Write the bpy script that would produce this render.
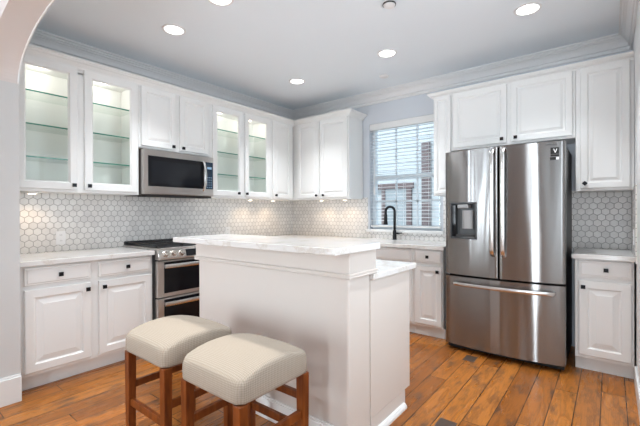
import bpy, bmesh, math, random
from mathutils import Vector, Matrix
random.seed(4)
PI = math.pi
for o in list(bpy.data.objects):
    bpy.data.objects.remove(o)
SC = bpy.context.scene
COL = SC.collection

# ------------------------------------------------------------------ camera
W, CZ = 3.872, 2.728                       # room width, ceiling height
cam_d = bpy.data.cameras.new('camera')
cam = bpy.data.objects.new('camera', cam_d)
COL.objects.link(cam)
cam_d.sensor_fit = 'HORIZONTAL'
cam_d.sensor_width = 36.0
cam_d.lens = 368.587 / 640 * 36.0
cam_d.shift_x = (320 - 317.197) / 640
cam_d.shift_y = (213.54 - 213.0) / 640
cam_d.clip_start = 0.02
yaw, roll, pitch = 0.6727, 0.0037, -0.0032
fw = Vector((-math.sin(yaw) * math.cos(pitch), math.cos(yaw) * math.cos(pitch), math.sin(pitch)))
rt = Vector((math.cos(yaw), math.sin(yaw), 0))
up = rt.cross(fw)
rt2 = rt * math.cos(roll) + up * math.sin(-roll) * -1 * -1
up2 = rt2.cross(fw) * 1.0
M = Matrix((rt2, up2, -fw)).transposed().to_4x4()
M.translation = Vector((3.7283, -4.0899, 1.2324))
cam.matrix_world = M
SC.camera = cam

# ------------------------------------------------------------------ light and exposure
SC.view_settings.view_transform = 'Standard'
SC.view_settings.look = 'None'
SC.view_settings.gamma = 1.0
SC.view_settings.exposure = 0.72
SC.view_settings.use_curve_mapping = False

world = bpy.data.worlds.new('daylight')
SC.world = world
world.use_nodes = True
wbg = world.node_tree.nodes['Background']
wbg.inputs[0].default_value = (0.78, 0.90, 1.0, 1)
wbg.inputs[1].default_value = 1.1

def area_light(name, loc, rot, sx, sy, power, col):
    l = bpy.data.lights.new(name, 'AREA')
    l.shape = 'RECTANGLE'
    l.size, l.size_y, l.energy, l.color = sx, sy, power, col
    o = bpy.data.objects.new(name, l)
    o.location, o.rotation_euler = loc, rot
    COL.objects.link(o)
    return o
# daylight arriving through the living room windows behind the camera
DAY = (0.83, 0.92, 1.0)
LYW, LIVING_W = -7.2, 56
LX1_, SIDE_W, RIGHT_W = 5.6, 15, 12
for wx in (-0.3, 0.75, 3.9):
    area_light('living_room_daylight', (wx, LYW - .22, 1.2), (PI / 2, 0, 0), 0.6, 2.2, LIVING_W, DAY)
for wy in (-6.35, -5.0):  # fill lamps at unseen side windows, added to brighten the left wall
    area_light('living_room_side_fill', (LX1_ + .22, wy, 1.2), (PI / 2, 0, PI / 2), 0.8, 2.2, SIDE_W, DAY)
area_light('right_wall_fill', (3.872 + .22, -2.25, 1.55), (PI / 2, 0, PI / 2), 1.3, 1.3, RIGHT_W, DAY)  # fill lamp at an unseen window, added to brighten the island side
sun = bpy.data.lights.new('sun', 'SUN')
sun.energy, sun.color, sun.angle = 1.15, (1.0, 0.97, 0.92), 0.01
sun_o = bpy.data.objects.new('sun', sun)
sun_o.rotation_euler = (math.radians(42), 0, math.radians(-8))      # high, over the roof, onto the house next door
COL.objects.link(sun_o)

DOWNLIGHT_W, PUCK_W, ARCH_W, CABFILL_W = 57, 1.3, 100, 0.55

# ------------------------------------------------------------------ materials
def mat(name, col, rough=0.5, metal=0.0, **kw):
    m = bpy.data.materials.new(name)
    m.use_nodes = True
    b = m.node_tree.nodes['Principled BSDF']
    b.inputs['Base Color'].default_value = (*col, 1)
    b.inputs['Roughness'].default_value = rough
    b.inputs['Metallic'].default_value = metal
    for k, v in kw.items():
        b.inputs[k.replace('_', ' ')].default_value = v
    return m

class NT:
    """little helper for building node graphs"""
    def __init__(s, m):
        s.t = m.node_tree
        s.b = s.t.nodes['Principled BSDF']
    def n(s, typ, **props):
        nd = s.t.nodes.new(typ)
        for k, v in props.items():
            setattr(nd, k, v)
        return nd
    def l(s, a, b):
        s.t.links.new(a, b)
    def put(s, sock, v):
        if isinstance(v, (int, float, tuple)):
            sock.default_value = v
        else:
            s.l(v, sock)
    def math(s, op, a, b=0.0, c=None):
        nd = s.n('ShaderNodeMath', operation=op)
        s.put(nd.inputs[0], a); s.put(nd.inputs[1], b)
        if c is not None:
            s.put(nd.inputs[2], c)
        return nd.outputs[0]
    def pos(s):
        g = s.n('ShaderNodeNewGeometry')
        x = s.n('ShaderNodeSeparateXYZ')
        s.l(g.outputs['Position'], x.inputs[0])
        return x.outputs
    def obj(s):
        return s.n('ShaderNodeTexCoord').outputs['Object']
    def comb(s, x, y, z=0.0):
        c = s.n('ShaderNodeCombineXYZ')
        for i, v in enumerate((x, y, z)):
            s.put(c.inputs[i], v)
        return c.outputs[0]
    def mix(s, f, a, b):
        m = s.n('ShaderNodeMix', data_type='RGBA')
        s.put(m.inputs[0], f)
        for i, v in ((6, a), (7, b)):
            if isinstance(v, tuple):
                m.inputs[i].default_value = (*v[:3], 1)
            else:
                s.l(v, m.inputs[i])
        return m.outputs[2]
    def ramp(s, f, stops):
        r = s.n('ShaderNodeValToRGB')
        s.l(f, r.inputs[0])
        e = r.color_ramp.elements
        while len(e) < len(stops):
            e.new(0.5)
        for q, (p, c) in zip(e, stops):
            q.position = p
            q.color = (*c, 1) if len(c) == 3 else c
        return r.outputs[0]
    def noise(s, vec, scale, detail=4, rough=0.5):
        t = s.n('ShaderNodeTexNoise')
        s.l(vec, t.inputs['Vector'])
        t.inputs['Scale'].default_value = scale
        t.inputs['Detail'].default_value = detail
        t.inputs['Roughness'].default_value = rough
        return t.outputs[0]
    def bump(s, h, strength, dist=0.002):
        b = s.n('ShaderNodeBump')
        b.inputs['Strength'].default_value = strength
        b.inputs['Distance'].default_value = dist
        s.l(h, b.inputs['Height'])
        s.l(b.outputs[0], s.b.inputs['Normal'])

M_CAB = mat('cabinet_white_paint', (0.83, 0.83, 0.815), 0.38)
M_CABIN = mat('cabinet_interior', (0.86, 0.865, 0.84), 0.5)
M_TRIM = mat('trim_white_paint', (0.80, 0.80, 0.79), 0.4)
M_CROWN = mat('ceiling_crown_paint', (0.76, 0.76, 0.76), 0.5)
M_CEIL = mat('ceiling_paint', (0.84, 0.895, 0.94), 0.8)
M_WALL = mat('wall_paint_cool_grey', (0.62, 0.655, 0.70), 0.7)
M_WALLR = mat('wall_paint_white', (0.78, 0.78, 0.78), 0.6)
M_BEIGE = mat('wall_paint_beige', (0.46, 0.42, 0.39), 0.7)
M_ISL = mat('island_paint', (0.67, 0.62, 0.575), 0.45)
M_BLACK = mat('black_metal', (0.012, 0.012, 0.014), 0.35, 0.6)
M_DKSTEEL = mat('dark_grey_panel', (0.035, 0.034, 0.034), 0.45)
M_BLKGLASS = mat('black_glass', (0.008, 0.008, 0.010), 0.05, Specular_IOR_Level=0.25)
M_IRON = mat('cast_iron', (0.015, 0.015, 0.016), 0.55)
M_WHITE = mat('white_plastic', (0.82, 0.82, 0.82), 0.4)
M_VINYL = mat('window_vinyl', (0.74, 0.79, 0.82), 0.35)
M_SLAT = mat('blind_slat', (0.80, 0.83, 0.85), 0.45)
M_GAP = mat('gasket_black', (0.01, 0.01, 0.01), 0.7)
M_CHROME = mat('polished_steel', (0.66, 0.65, 0.64), 0.27, 1.0)
M_KNOBST = mat('range_knob_steel', (0.62, 0.58, 0.53), 0.25, 1.0)
M_LCD = mat('blue_black_display', (0.012, 0.03, 0.06), 0.12)
M_DIGIT = mat('display_digits', (0.35, 0.55, 0.75), 0.4)

def steel(name, base, rough):
    m = mat(name, base, rough, 1.0)
    t = NT(m)
    t.b.inputs['Anisotropic'].default_value = 1.0
    t.b.inputs['Anisotropic Rotation'].default_value = 0.25
    tg = t.n('ShaderNodeTangent', direction_type='RADIAL', axis='Z')
    t.l(tg.outputs[0], t.b.inputs['Tangent'])
    p = t.pos()
    # gentle oil-canning of the sheet, which makes the upright streaks waver
    w = t.comb(t.math('MULTIPLY', p[0], 6.0), t.math('MULTIPLY', p[1], 3.0), t.math('MULTIPLY', p[2], 0.6))
    t.bump(t.noise(w, 1.0, 1), 0.5, 0.02)
    return m
M_STEEL = steel('brushed_steel', (0.31, 0.307, 0.303), 0.24)
M_STEELD = steel('brushed_steel_oven', (0.62, 0.595, 0.57), 0.28)

def emit(name, col, s):
    m = bpy.data.materials.new(name)
    m.use_nodes = True
    t = m.node_tree
    t.nodes.clear()
    e = t.nodes.new('ShaderNodeEmission')
    e.inputs[0].default_value = (*col, 1)
    e.inputs[1].default_value = s
    o = t.nodes.new('ShaderNodeOutputMaterial')
    t.links.new(e.outputs[0], o.inputs[0])
    return m
M_LENS = emit('downlight_lens', (1.0, 0.98, 0.96), 4.0)
M_PUCK = emit('puck_lens', (1.0, 0.82, 0.62), 5.0)

def glass(name, tint, refl):
    m = bpy.data.materials.new(name)
    m.use_nodes = True
    t = m.node_tree
    t.nodes.clear()
    tr = t.nodes.new('ShaderNodeBsdfTransparent')
    tr.inputs[0].default_value = (*tint, 1)
    gl = t.nodes.new('ShaderNodeBsdfGlossy')
    gl.inputs['Roughness'].default_value = 0.01
    fr = t.nodes.new('ShaderNodeFresnel')
    fr.inputs[0].default_value = refl
    mx = t.nodes.new('ShaderNodeMixShader')
    o = t.nodes.new('ShaderNodeOutputMaterial')
    ge = t.nodes.new('ShaderNodeNewGeometry')          # reflect once, at the outer face of the sheet
    sb = t.nodes.new('ShaderNodeMath')
    sb.operation = 'SUBTRACT'
    sb.inputs[0].default_value = 1.0
    t.links.new(ge.outputs['Backfacing'], sb.inputs[1])
    mu = t.nodes.new('ShaderNodeMath')
    mu.operation = 'MULTIPLY'
    t.links.new(fr.outputs[0], mu.inputs[0])
    t.links.new(sb.outputs[0], mu.inputs[1])
    t.links.new(mu.outputs[0], mx.inputs[0])
    t.links.new(tr.outputs[0], mx.inputs[1])
    t.links.new(gl.outputs[0], mx.inputs[2])
    t.links.new(mx.outputs[0], o.inputs[0])
    return m
M_PANE = glass('cabinet_glass', (0.985, 0.995, 0.99), 1.35)
M_SHELF = glass('shelf_glass', (0.955, 0.985, 0.97), 1.45)
M_EDGE = mat('shelf_glass_edge', (0.05, 0.26, 0.19), 0.15)
M_WINGLASS = glass('window_glass', (0.97, 0.99, 1.0), 1.40)

def hex_mat(name, axis):
    """small pointed-top hexagon mosaic, 58 mm pitch, laid out in metres on the wall"""
    m = mat(name, (0.8, 0.8, 0.8), 0.28)
    t = NT(m)
    p = t.pos()
    wdt = 0.0577
    a = t.math('DIVIDE', p[axis], wdt)
    b = t.math('DIVIDE', t.math('SUBTRACT', p[2], 0.93), wdt)
    s3 = 1.7320508
    def cell(ox, oy):
        u = t.math('SUBTRACT', t.math('FLOORED_MODULO', t.math('ADD', a, ox), 1.0), 0.5)
        v = t.math('SUBTRACT', t.math('FLOORED_MODULO', t.math('ADD', b, oy), s3), s3 / 2)
        au, av = t.math('ABSOLUTE', u), t.math('ABSOLUTE', v)
        d = t.math('MAXIMUM', t.math('ADD', t.math('MULTIPLY', au, 0.5), t.math('MULTIPLY', av, 0.8660254)), au)
        return d, u, v
    d1, u1, v1 = cell(0, 0)
    d2, u2, v2 = cell(0.5, s3 / 2)
    d = t.math('MINIMUM', d1, d2)
    which = t.math('LESS_THAN', d1, d2)
    iu = t.math('SUBTRACT', a, t.math('ADD', t.math('MULTIPLY', which, u1), t.math('MULTIPLY', t.math('SUBTRACT', 1.0, which), u2)))
    iv = t.math('SUBTRACT', b, t.math('ADD', t.math('MULTIPLY', which, v1), t.math('MULTIPLY', t.math('SUBTRACT', 1.0, which), v2)))
    wn = t.n('ShaderNodeTexWhiteNoise', noise_dimensions='2D')
    t.l(t.comb(t.math('ROUND', t.math('MULTIPLY', iu, 2.0)), t.math('ROUND', t.math('MULTIPLY', iv, 1.1547))), wn.inputs['Vector'])
    g = t.n('ShaderNodeMapRange')
    t.l(d, g.inputs[0])
    g.inputs[1].default_value, g.inputs[2].default_value = 0.440, 0.475
    grout = g.outputs[0]
    geo = t.n('ShaderNodeNewGeometry')
    nz = t.noise(geo.outputs['Position'], 22, 5, 0.6)
    tone = t.math('ADD', t.math('MULTIPLY', wn.outputs[0], 0.35), t.math('MULTIPLY', nz, 0.65))
    tile = t.ramp(tone, [(0.2, (0.70, 0.68, 0.66)), (0.5, (0.80, 0.78, 0.755)), (0.8, (0.86, 0.845, 0.82))])
    t.l(t.mix(grout, tile, (0.40, 0.385, 0.37)), t.b.inputs['Base Color'])
    t.l(t.ramp(grout, [(0, (0.22,) * 3), (1, (0.8,) * 3)]), t.b.inputs['Roughness'])
    t.bump(t.math('SUBTRACT', 1.0, grout), 0.5, 0.0015)
    return m
M_HEXA = hex_mat('hexagon_mosaic_side', 1)
M_HEXB = hex_mat('hexagon_mosaic_back', 0)

def quartz():
    m = mat('quartz', (0.8, 0.8, 0.8), 0.12)
    t = NT(m)
    g = t.n('ShaderNodeNewGeometry')
    n1 = t.noise(g.outputs['Position'], 2.2, 8, 0.62)
    vein = t.math('ABSOLUTE', t.math('SUBTRACT', n1, 0.5))
    c = t.ramp(vein, [(0.0, (0.64, 0.60, 0.55)), (0.010, (0.70, 0.68, 0.65)), (0.035, (0.74, 0.725, 0.705)), (1, (0.75, 0.735, 0.715))])
    t.l(c, t.b.inputs['Base Color'])
    return m
M_QUARTZ = quartz()

def wood_floor():
    m = mat('oak_plank_floor', (0.4, 0.2, 0.1), 0.3)
    t = NT(m)
    p = t.pos()
    PW, PL = 0.1275, 1.15
    u = t.math('ADD', t.math('DIVIDE', t.math('SUBTRACT', p[0], 3.04), PW), 60.0)
    i = t.math('FLOOR', u)
    fu = t.math('SUBTRACT', u, i)
    w1 = t.n('ShaderNodeTexWhiteNoise', noise_dimensions='1D')
    t.l(i, w1.inputs['W'])
    v = t.math('ADD', t.math('DIVIDE', p[1], PL), t.math('ADD', t.math('MULTIPLY', w1.outputs[0], 9.0), 40.0))
    j = t.math('FLOOR', v)
    fv = t.math('SUBTRACT', v, j)
    w2 = t.n('ShaderNodeTexWhiteNoise', noise_dimensions='2D')
    t.l(t.comb(i, j), w2.inputs['Vector'])
    r = w2.outputs[0]
    # distances in metres to the long and the butt seams
    du = t.math('MULTIPLY', t.math('MINIMUM', fu, t.math('SUBTRACT', 1.0, fu)), PW)
    dv = t.math('MULTIPLY', t.math('MINIMUM', fv, t.math('SUBTRACT', 1.0, fv)), PL)
    # the seams wander a little: hand scraped edges
    g = t.n('ShaderNodeNewGeometry')
    wob = t.math('MULTIPLY', t.noise(g.outputs['Position'], 9, 2), 0.0022)
    seam = t.math('LESS_THAN', t.math('MINIMUM', du, dv), t.math('ADD', wob, 0.0014))
    # grain: figure stretched along y, offset for each board
    gv = t.comb(t.math('ADD', t.math('MULTIPLY', p[0], 13.0), t.math('MULTIPLY', r, 53.0)), t.math('ADD', t.math('MULTIPLY', p[1], 1.7), t.math('MULTIPLY', r, 17.0)), r)
    n1 = t.noise(gv, 1.3, 5, 0.55)
    rings = t.math('ABSOLUTE', t.math('SINE', t.math('MULTIPLY', n1, 20.0)))
    fine = t.noise(t.comb(t.math('MULTIPLY', p[0], 190.0), t.math('MULTIPLY', p[1], 9.0), r), 1.0, 3)
    base = t.ramp(r, [(0.0, (0.31, 0.098, 0.014)), (0.35, (0.50, 0.172, 0.028)), (0.7, (0.64, 0.236, 0.042)), (1.0, (0.40, 0.134, 0.020))])
    dark = t.mix(t.math('MULTIPLY', t.math('POWER', t.math('SUBTRACT', 1.0, rings), 1.8), 0.5), base, (0.10, 0.034, 0.009))
    dark = t.mix(t.math('MULTIPLY', fine, 0.6), dark, (0.13, 0.045, 0.014))
    # weathered dark smudges
    sm = t.noise(t.comb(t.math('MULTIPLY', p[0], 16.0), t.math('MULTIPLY', p[1], 4.5), t.math('MULTIPLY', r, 6.0)), 1.0, 5, 0.65)
    smf = t.ramp(sm, [(0.52, (0, 0, 0)), (0.68, (0.85, 0.85, 0.85))])
    dark = t.mix(smf, dark, (0.085, 0.045, 0.026))
    t.l(t.mix(seam, dark, (0.025, 0.012, 0.006)), t.b.inputs['Base Color'])
    t.l(t.ramp(n1, [(0.2, (0.22,) * 3), (0.8, (0.36,) * 3)]), t.b.inputs['Roughness'])
    h = t.math('SUBTRACT', t.math('ADD', t.math('MULTIPLY', n1, 0.5), t.math('MULTIPLY', fine, 0.15)), seam)
    t.bump(h, 0.35, 0.003)
    return m
M_FLOOR = wood_floor()
M_FLOOR.node_tree.nodes['Principled BSDF'].inputs['Specular IOR Level'].default_value = 0.35

def fabric():
    m = mat('woven_seat_fabric', (0.7, 0.65, 0.55), 0.9)
    t = NT(m)
    x = t.n('ShaderNodeSeparateXYZ')
    t.l(t.obj(), x.inputs[0])
    def stripes(c, f):
        return t.math('MULTIPLY', t.math('ADD', t.math('SINE', t.math('MULTIPLY', c, f)), 1.0), 0.5)
    F = 2 * PI / 0.0085
    a, b, c = stripes(x.outputs[0], F), stripes(x.outputs[1], F), stripes(x.outputs[2], F)
    gn = t.n('ShaderNodeNewGeometry')
    nx = t.n('ShaderNodeSeparateXYZ')
    t.l(gn.outputs['Normal'], nx.inputs[0])
    az = t.math('GREATER_THAN', t.math('ABSOLUTE', nx.outputs[2]), 0.6)
    ax_ = t.math('GREATER_THAN', t.math('ABSOLUTE', nx.outputs[0]), t.math('ABSOLUTE', nx.outputs[1]))
    side = t.math('ADD', t.math('MULTIPLY', ax_, b), t.math('MULTIPLY', t.math('SUBTRACT', 1.0, ax_), a))
    wv = t.math('ADD', t.math('MULTIPLY', az, t.math('MULTIPLY', t.math('ADD', a, b), .5)), t.math('MULTIPLY', t.math('SUBTRACT', 1.0, az), t.math('MULTIPLY', t.math('ADD', c, side), .5)))
    nz = t.noise(t.obj(), 160, 3)
    k = t.math('ADD', t.math('MULTIPLY', wv, 0.7), t.math('MULTIPLY', nz, 0.3))
    t.l(t.ramp(k, [(0.1, (0.26, 0.216, 0.168)), (0.5, (0.335, 0.286, 0.230)), (0.9, (0.39, 0.343, 0.287))]), t.b.inputs['Base Color'])
    t.bump(wv, 0.6, 0.002)
    return m
M_FABRIC = fabric()

def stool_wood():
    m = mat('stool_cherry_wood', (0.25, 0.08, 0.03), 0.35)
    t = NT(m)
    x = t.n('ShaderNodeSeparateXYZ')
    t.l(t.obj(), x.inputs[0])
    v = t.comb(t.math('MULTIPLY', x.outputs[0], 40.0), t.math('MULTIPLY', x.outputs[1], 40.0), t.math('MULTIPLY', x.outputs[2], 6.0))
    n = t.noise(v, 1.0, 4)
    t.l(t.ramp(n, [(0.3, (0.09, 0.020, 0.004)), (0.6, (0.18, 0.046, 0.008)), (0.8, (0.23, 0.064, 0.012))]), t.b.inputs['Base Color'])
    return m
M_CHERRY = stool_wood()
M_CHERRY.node_tree.nodes['Principled BSDF'].inputs['Specular IOR Level'].default_value = 0.3

def siding():
    m = mat('neighbour_lap_siding', (0.7, 0.75, 0.78), 0.7)
    t = NT(m)
    p = t.pos()
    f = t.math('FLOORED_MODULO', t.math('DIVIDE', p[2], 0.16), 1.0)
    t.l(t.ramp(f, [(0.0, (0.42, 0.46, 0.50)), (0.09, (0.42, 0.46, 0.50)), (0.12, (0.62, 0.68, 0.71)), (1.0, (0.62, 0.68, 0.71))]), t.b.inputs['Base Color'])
    t.bump(t.math('SUBTRACT', 1.0, f), 0.6, 0.02)
    return m
M_SIDING = siding()
def brick():
    m = mat('neighbour_brick', (0.3, 0.15, 0.13), 0.85)
    t = NT(m)
    p = t.pos()
    b = t.n('ShaderNodeTexBrick')
    t.l(t.comb(p[0], p[2]), b.inputs['Vector'])
    b.inputs['Color1'].default_value = (0.20, 0.15, 0.15, 1)
    b.inputs['Color2'].default_value = (0.16, 0.125, 0.13, 1)
    b.inputs['Mortar'].default_value = (0.26, 0.24, 0.25, 1)
    b.inputs['Scale'].default_value = 4.5
    t.l(b.outputs[0], t.b.inputs['Base Color'])
    return m
M_BRICK = brick()
M_BROWN = mat('neighbour_brown_trim', (0.20, 0.15, 0.15), 0.6)
M_NGLASS = mat('neighbour_window_glass', (0.42, 0.47, 0.50), 0.15)
M_GROUND = mat('side_yard_concrete', (0.45, 0.45, 0.44), 0.9)

# ------------------------------------------------------------------ mesh helpers
class MB:
    """collects shapes given in a local frame and links them as ONE mesh object"""
    def __init__(s, fr=None):
        s.bm = bmesh.new()
        s.fr = fr or (lambda p: p)
        s.mi = 0
    def v(s, p):
        return s.bm.verts.new(s.fr(p))
    def face(s, vs):
        try:
            f = s.bm.faces.new(vs)
            f.material_index = s.mi
            return f
        except ValueError:
            return None
    def box(s, a, b):
        x0, y0, z0 = a; x1, y1, z1 = b
        c = [s.v(p) for p in ((x0, y0, z0), (x1, y0, z0), (x1, y1, z0), (x0, y1, z0), (x0, y0, z1), (x1, y0, z1), (x1, y1, z1), (x0, y1, z1))]
        for q in ((0, 1, 2, 3), (4, 5, 6, 7), (0, 1, 5, 4), (1, 2, 6, 5), (2, 3, 7, 6), (3, 0, 4, 7)):
            s.face([c[i] for i in q])
        return s
    def loops(s, rings, cap0=True, cap1=True, closed=True):
        R = [[s.v(p) for p in r] for r in rings]
        n = len(R[0])
        for a, b in zip(R, R[1:]):
            for i in range(n if closed else n - 1):
                j = (i + 1) % n
                s.face([a[i], a[j], b[j], b[i]])
        if cap0: s.face(R[0])
        if cap1: s.face(R[-1])
        return s
    def prism(s, poly, h0, h1, axis):
        """poly in the two other axes, extruded along axis"""
        def mk(p, h):
            q = list(p); q.insert('xyz'.index(axis), h); return tuple(q)
        return s.loops([[mk(p, h0) for p in poly], [mk(p, h1) for p in poly]])
    def lathe(s, c, prof, axis='z', n=24, cap0=True, cap1=True):
        """prof: (radius, height along axis)"""
        rings = []
        for r, h in prof:
            ring = []
            for k in range(n):
                a = 2 * PI * k / n
                q = [r * math.cos(a), r * math.sin(a)]
                q.insert('xyz'.index(axis), h)
                ring.append((c[0] + q[0], c[1] + q[1], c[2] + q[2]))
            rings.append(ring)
        return s.loops(rings, cap0, cap1)
    def tube(s, pts, r, n=10, rs=None):
        P = [Vector(p) for p in pts]
        rings = []
        prev = None
        for i, p in enumerate(P):
            d = (P[min(i + 1, len(P) - 1)] - P[max(i - 1, 0)]).normalized()
            ref = prev if prev is not None else (Vector((0, 0, 1)) if abs(d.z) < 0.9 else Vector((1, 0, 0)))
            a = (ref - d * ref.dot(d)).normalized()
            prev = a
            b = d.cross(a)
            rr = rs[i] if rs else r
            rings.append([tuple(p + (a * math.cos(2 * PI * k / n) + b * math.sin(2 * PI * k / n)) * rr) for k in range(n)])
        return s.loops(rings)
    def bar(s, pts, hw, hd, wdir):
        """flat bar along pts: half width hw along wdir, half depth hd across"""
        P = [Vector(p) for p in pts]
        wd = Vector(wdir)
        rings = []
        for i, p in enumerate(P):
            d = (P[min(i + 1, len(P) - 1)] - P[max(i - 1, 0)]).normalized()
            c = d.cross(wd).normalized()
            rings.append([tuple(p + wd * (a * hw) + c * (b * hd)) for a, b in ((-1, -.6), (-.6, -1), (.6, -1), (1, -.6), (1, .6), (.6, 1), (-.6, 1), (-1, .6))])
        return s.loops(rings)
    def build(s, name, m, parent=None, bevel=0, smooth=False, seg=2):
        bm = s.bm
        bmesh.ops.recalc_face_normals(bm, faces=bm.faces)
        if parent is not None:
            off = Vector((0, 0, 0))
            q = parent
            while q is not None:
                off += q.location
                q = q.parent
            bmesh.ops.translate(bm, verts=bm.verts, vec=-off)
        me = bpy.data.meshes.new(name)
        bm.to_mesh(me)
        bm.free()
        for mm in (m if isinstance(m, (list, tuple)) else [m]):
            me.materials.append(mm)
        o = bpy.data.objects.new(name, me)
        COL.objects.link(o)
        if parent is not None:
            o.parent = parent
        if bevel:
            b = o.modifiers.new('bevel', 'BEVEL')
            b.width, b.segments, b.limit_method, b.angle_limit = bevel, seg, 'ANGLE', 0.6
            b.harden_normals = False
        if smooth:
            for f in me.polygons:
                f.use_smooth = True
            if smooth == 'auto':
                try:
                    me.set_sharp_from_angle(angle=0.7)
                except Exception:
                    pass
        return o

def tag(o, label=None, cat=None, group=None, kind=None):
    if label: o['label'] = label
    if cat: o['category'] = cat
    if group: o['group'] = group
    if kind: o['kind'] = kind
    return o
def thing(name, loc, label, cat, group=None):
    o = bpy.data.objects.new(name, None)
    o.empty_display_size = 0.1
    o.location = loc
    COL.objects.link(o)
    return tag(o, label, cat, group)
def struct(o):
    o['kind'] = 'structure'
    return o
def copy_tree(o, parent=None):
    c = o.copy()
    COL.objects.link(c)
    if parent is not None:
        c.parent = parent
    for ch in list(o.children):
        copy_tree(ch, c)
    return c

frA = lambda p: (p[1], p[0], p[2])        # wall on the left: u runs along y, depth along x
frB = lambda p: (p[0], -p[1], p[2])       # wall at the back: u runs along x, depth towards the room

# ------------------------------------------------------------------ room shell
YA0, YA1 = -3.57, -3.41                    # near and far face of the arch wall
LX0, LX1, LY = -1.6, 5.6, LYW             # living room behind the camera
m = MB(); m.box((LX0 - .15, LY - .15, -0.1), (LX1 + .15, 0.15, 0))
struct(m.build('floor', M_FLOOR))
m = MB(); m.box((LX0 - .15, LY - .15, CZ), (LX1 + .15, 0.15, CZ + 0.1))
struct(m.build('ceiling', M_CEIL))
m = MB(); m.box((-0.15, YA1, 0), (0, 0.15, CZ))
struct(m.build('wall_left', M_WALL))
RY0, RY1, RZ0, RZ1 = -2.95, -1.55, .85, 2.25     # unseen opening in the right wall, added to light the island side
m = MB(); m.box((W, YA1, 0), (W + .15, RY0, CZ)); m.box((W, RY1, 0), (W + .15, 0.15, CZ)); m.box((W, RY0, 0), (W + .15, RY1, RZ0)); m.box((W, RY0, RZ1), (W + .15, RY1, CZ))
struct(m.build('wall_right', M_WALLR))
WX0, WX1, WZ0, WZ1 = 1.325, 2.245, 1.02, 2.345
m = MB()
m.box((0, 0, 0), (WX0, .15, CZ)); m.box((WX1, 0, 0), (W, .15, CZ))
m.box((WX0, 0, 0), (WX1, .15, WZ0)); m.box((WX0, 0, WZ1), (WX1, .15, CZ))
struct(m.build('wall_back', M_WALL))

# arch wall between kitchen and living room
AX0, AX1, SZ, RA, RB = 0.675, 3.80, 2.085, 0.80, 0.305
arc = []
for k in range(25):
    a = PI - (PI / 2) * k / 24
    arc.append((AX0 + RA + RA * math.cos(a), SZ + RB * math.sin(a)))
for k in range(25):
    a = PI / 2 - (PI / 2) * k / 24
    arc.append((AX1 - RA + RA * math.cos(a), SZ + RB * math.sin(a)))
m = MB()
m.box((LX0, YA0, 0), (AX0, YA1, SZ)); m.box((AX1, YA0, 0), (LX1, YA1, SZ))
m.mi = 1
m.box((LX0, YA0, SZ), (AX0, YA1, CZ)); m.box((AX1, YA0, SZ), (LX1, YA1, CZ))
for (xa, za), (xb, zb) in zip(arc, arc[1:]):
    if xb - xa < 1e-5: continue
    m.prism([(xa, za), (xb, zb), (xb, CZ), (xa, CZ)], YA0, YA1, 'y')
bmesh.ops.remove_doubles(m.bm, verts=m.bm.verts, dist=1e-5)
struct(m.build('wall_arch', [mat('arch_jamb_paint', (0.62, 0.62, 0.61), .5), mat('arch_beige_paint', (0.70, 0.645, 0.615), 0.7)]))
# white corner bead along the far edge of the arch
m = MB()
bead = [(AX0, 0.0)] + arc
rings = []
for k, (x, z) in enumerate(arc):
    a = arc[max(k - 1, 0)]; b = arc[min(k + 1, len(arc) - 1)]
    t = Vector((b[0] - a[0], 0, b[1] - a[1])).normalized()
    nn = Vector((t.z, 0, -t.x))            # into the opening
    p = Vector((x, 0, z))
    rings.append([tuple(p + nn * o + Vector((0, y, 0))) for o, y in ((0, YA1 - .008), (.003, YA1 - .006), (.004, YA1 - .002), (.002, YA1 + .003), (0, YA1 + .004))])
m.loops(rings)
struct(m.build('trim_1', M_TRIM, smooth=True))
m = MB()
m.prism([(YA0 - .016, 0), (YA1 + .0, 0), (YA1 + .0, .165), (YA0 - .016, .165)], AX0 + 0.001, AX0 + .026, 'x')
m.prism([(YA0 - .012, .165), (YA1, .165), (YA1, .178), (YA0 - .012, .178)], AX0 + 0.001, AX0 + .014, 'x')
struct(m.build('baseboard_arch', M_TRIM, bevel=.003))

# living room walls (behind the camera; they carry the daylight in and show in the steel)
m = MB(); m.box((LX0 - .15, LY, 0), (LX0, YA1, CZ))
struct(m.build('wall_living_left', M_BEIGE))
m = MB()
added_side_wins = [(wy - .4, wy + .4) for wy in (-6.35, -5.0)]  # unseen side windows, added to let fill light onto the left wall
ys = LY
for a, b in added_side_wins:
    m.box((LX1, ys, 0), (LX1 + .15, a, CZ))
    m.box((LX1, a, 0), (LX1 + .15, b, .1)); m.box((LX1, a, 2.3), (LX1 + .15, b, CZ))
    ys = b
m.box((LX1, ys, 0), (LX1 + .15, YA1, CZ))
struct(m.build('wall_living_right', M_BEIGE))
m = MB()
wins = [(wx - .3, wx + .3) for wx in (-0.3, 0.75, 3.9)]
xs = LX0 - .15
for a, b in wins:
    m.box((xs, LY - .15, 0), (a, LY, CZ))
    m.box((a, LY - .15, 0), (b, LY, .1)); m.box((a, LY - .15, 2.3), (b, LY, CZ))
    xs = b
m.box((xs, LY - .15, 0), (LX1 + .15, LY, CZ))
struct(m.build('wall_living_front', M_BEIGE))
for i, (a, b) in enumerate(wins):
    m = MB()
    for q in ((a, a + .05), (b - .05, b), ((a + b) / 2 - .02, (a + b) / 2 + .02)):
        m.box((q[0], LY - .12, .1), (q[1], LY - .06, 2.3))
    for q in ((.1, .15), (2.25, 2.3), (1.18, 1.22)):
        m.box((a, LY - .115, q[0]), (b, LY - .065, q[1]))
    struct(m.build('window_%d' % (i + 2), M_TRIM))

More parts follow.
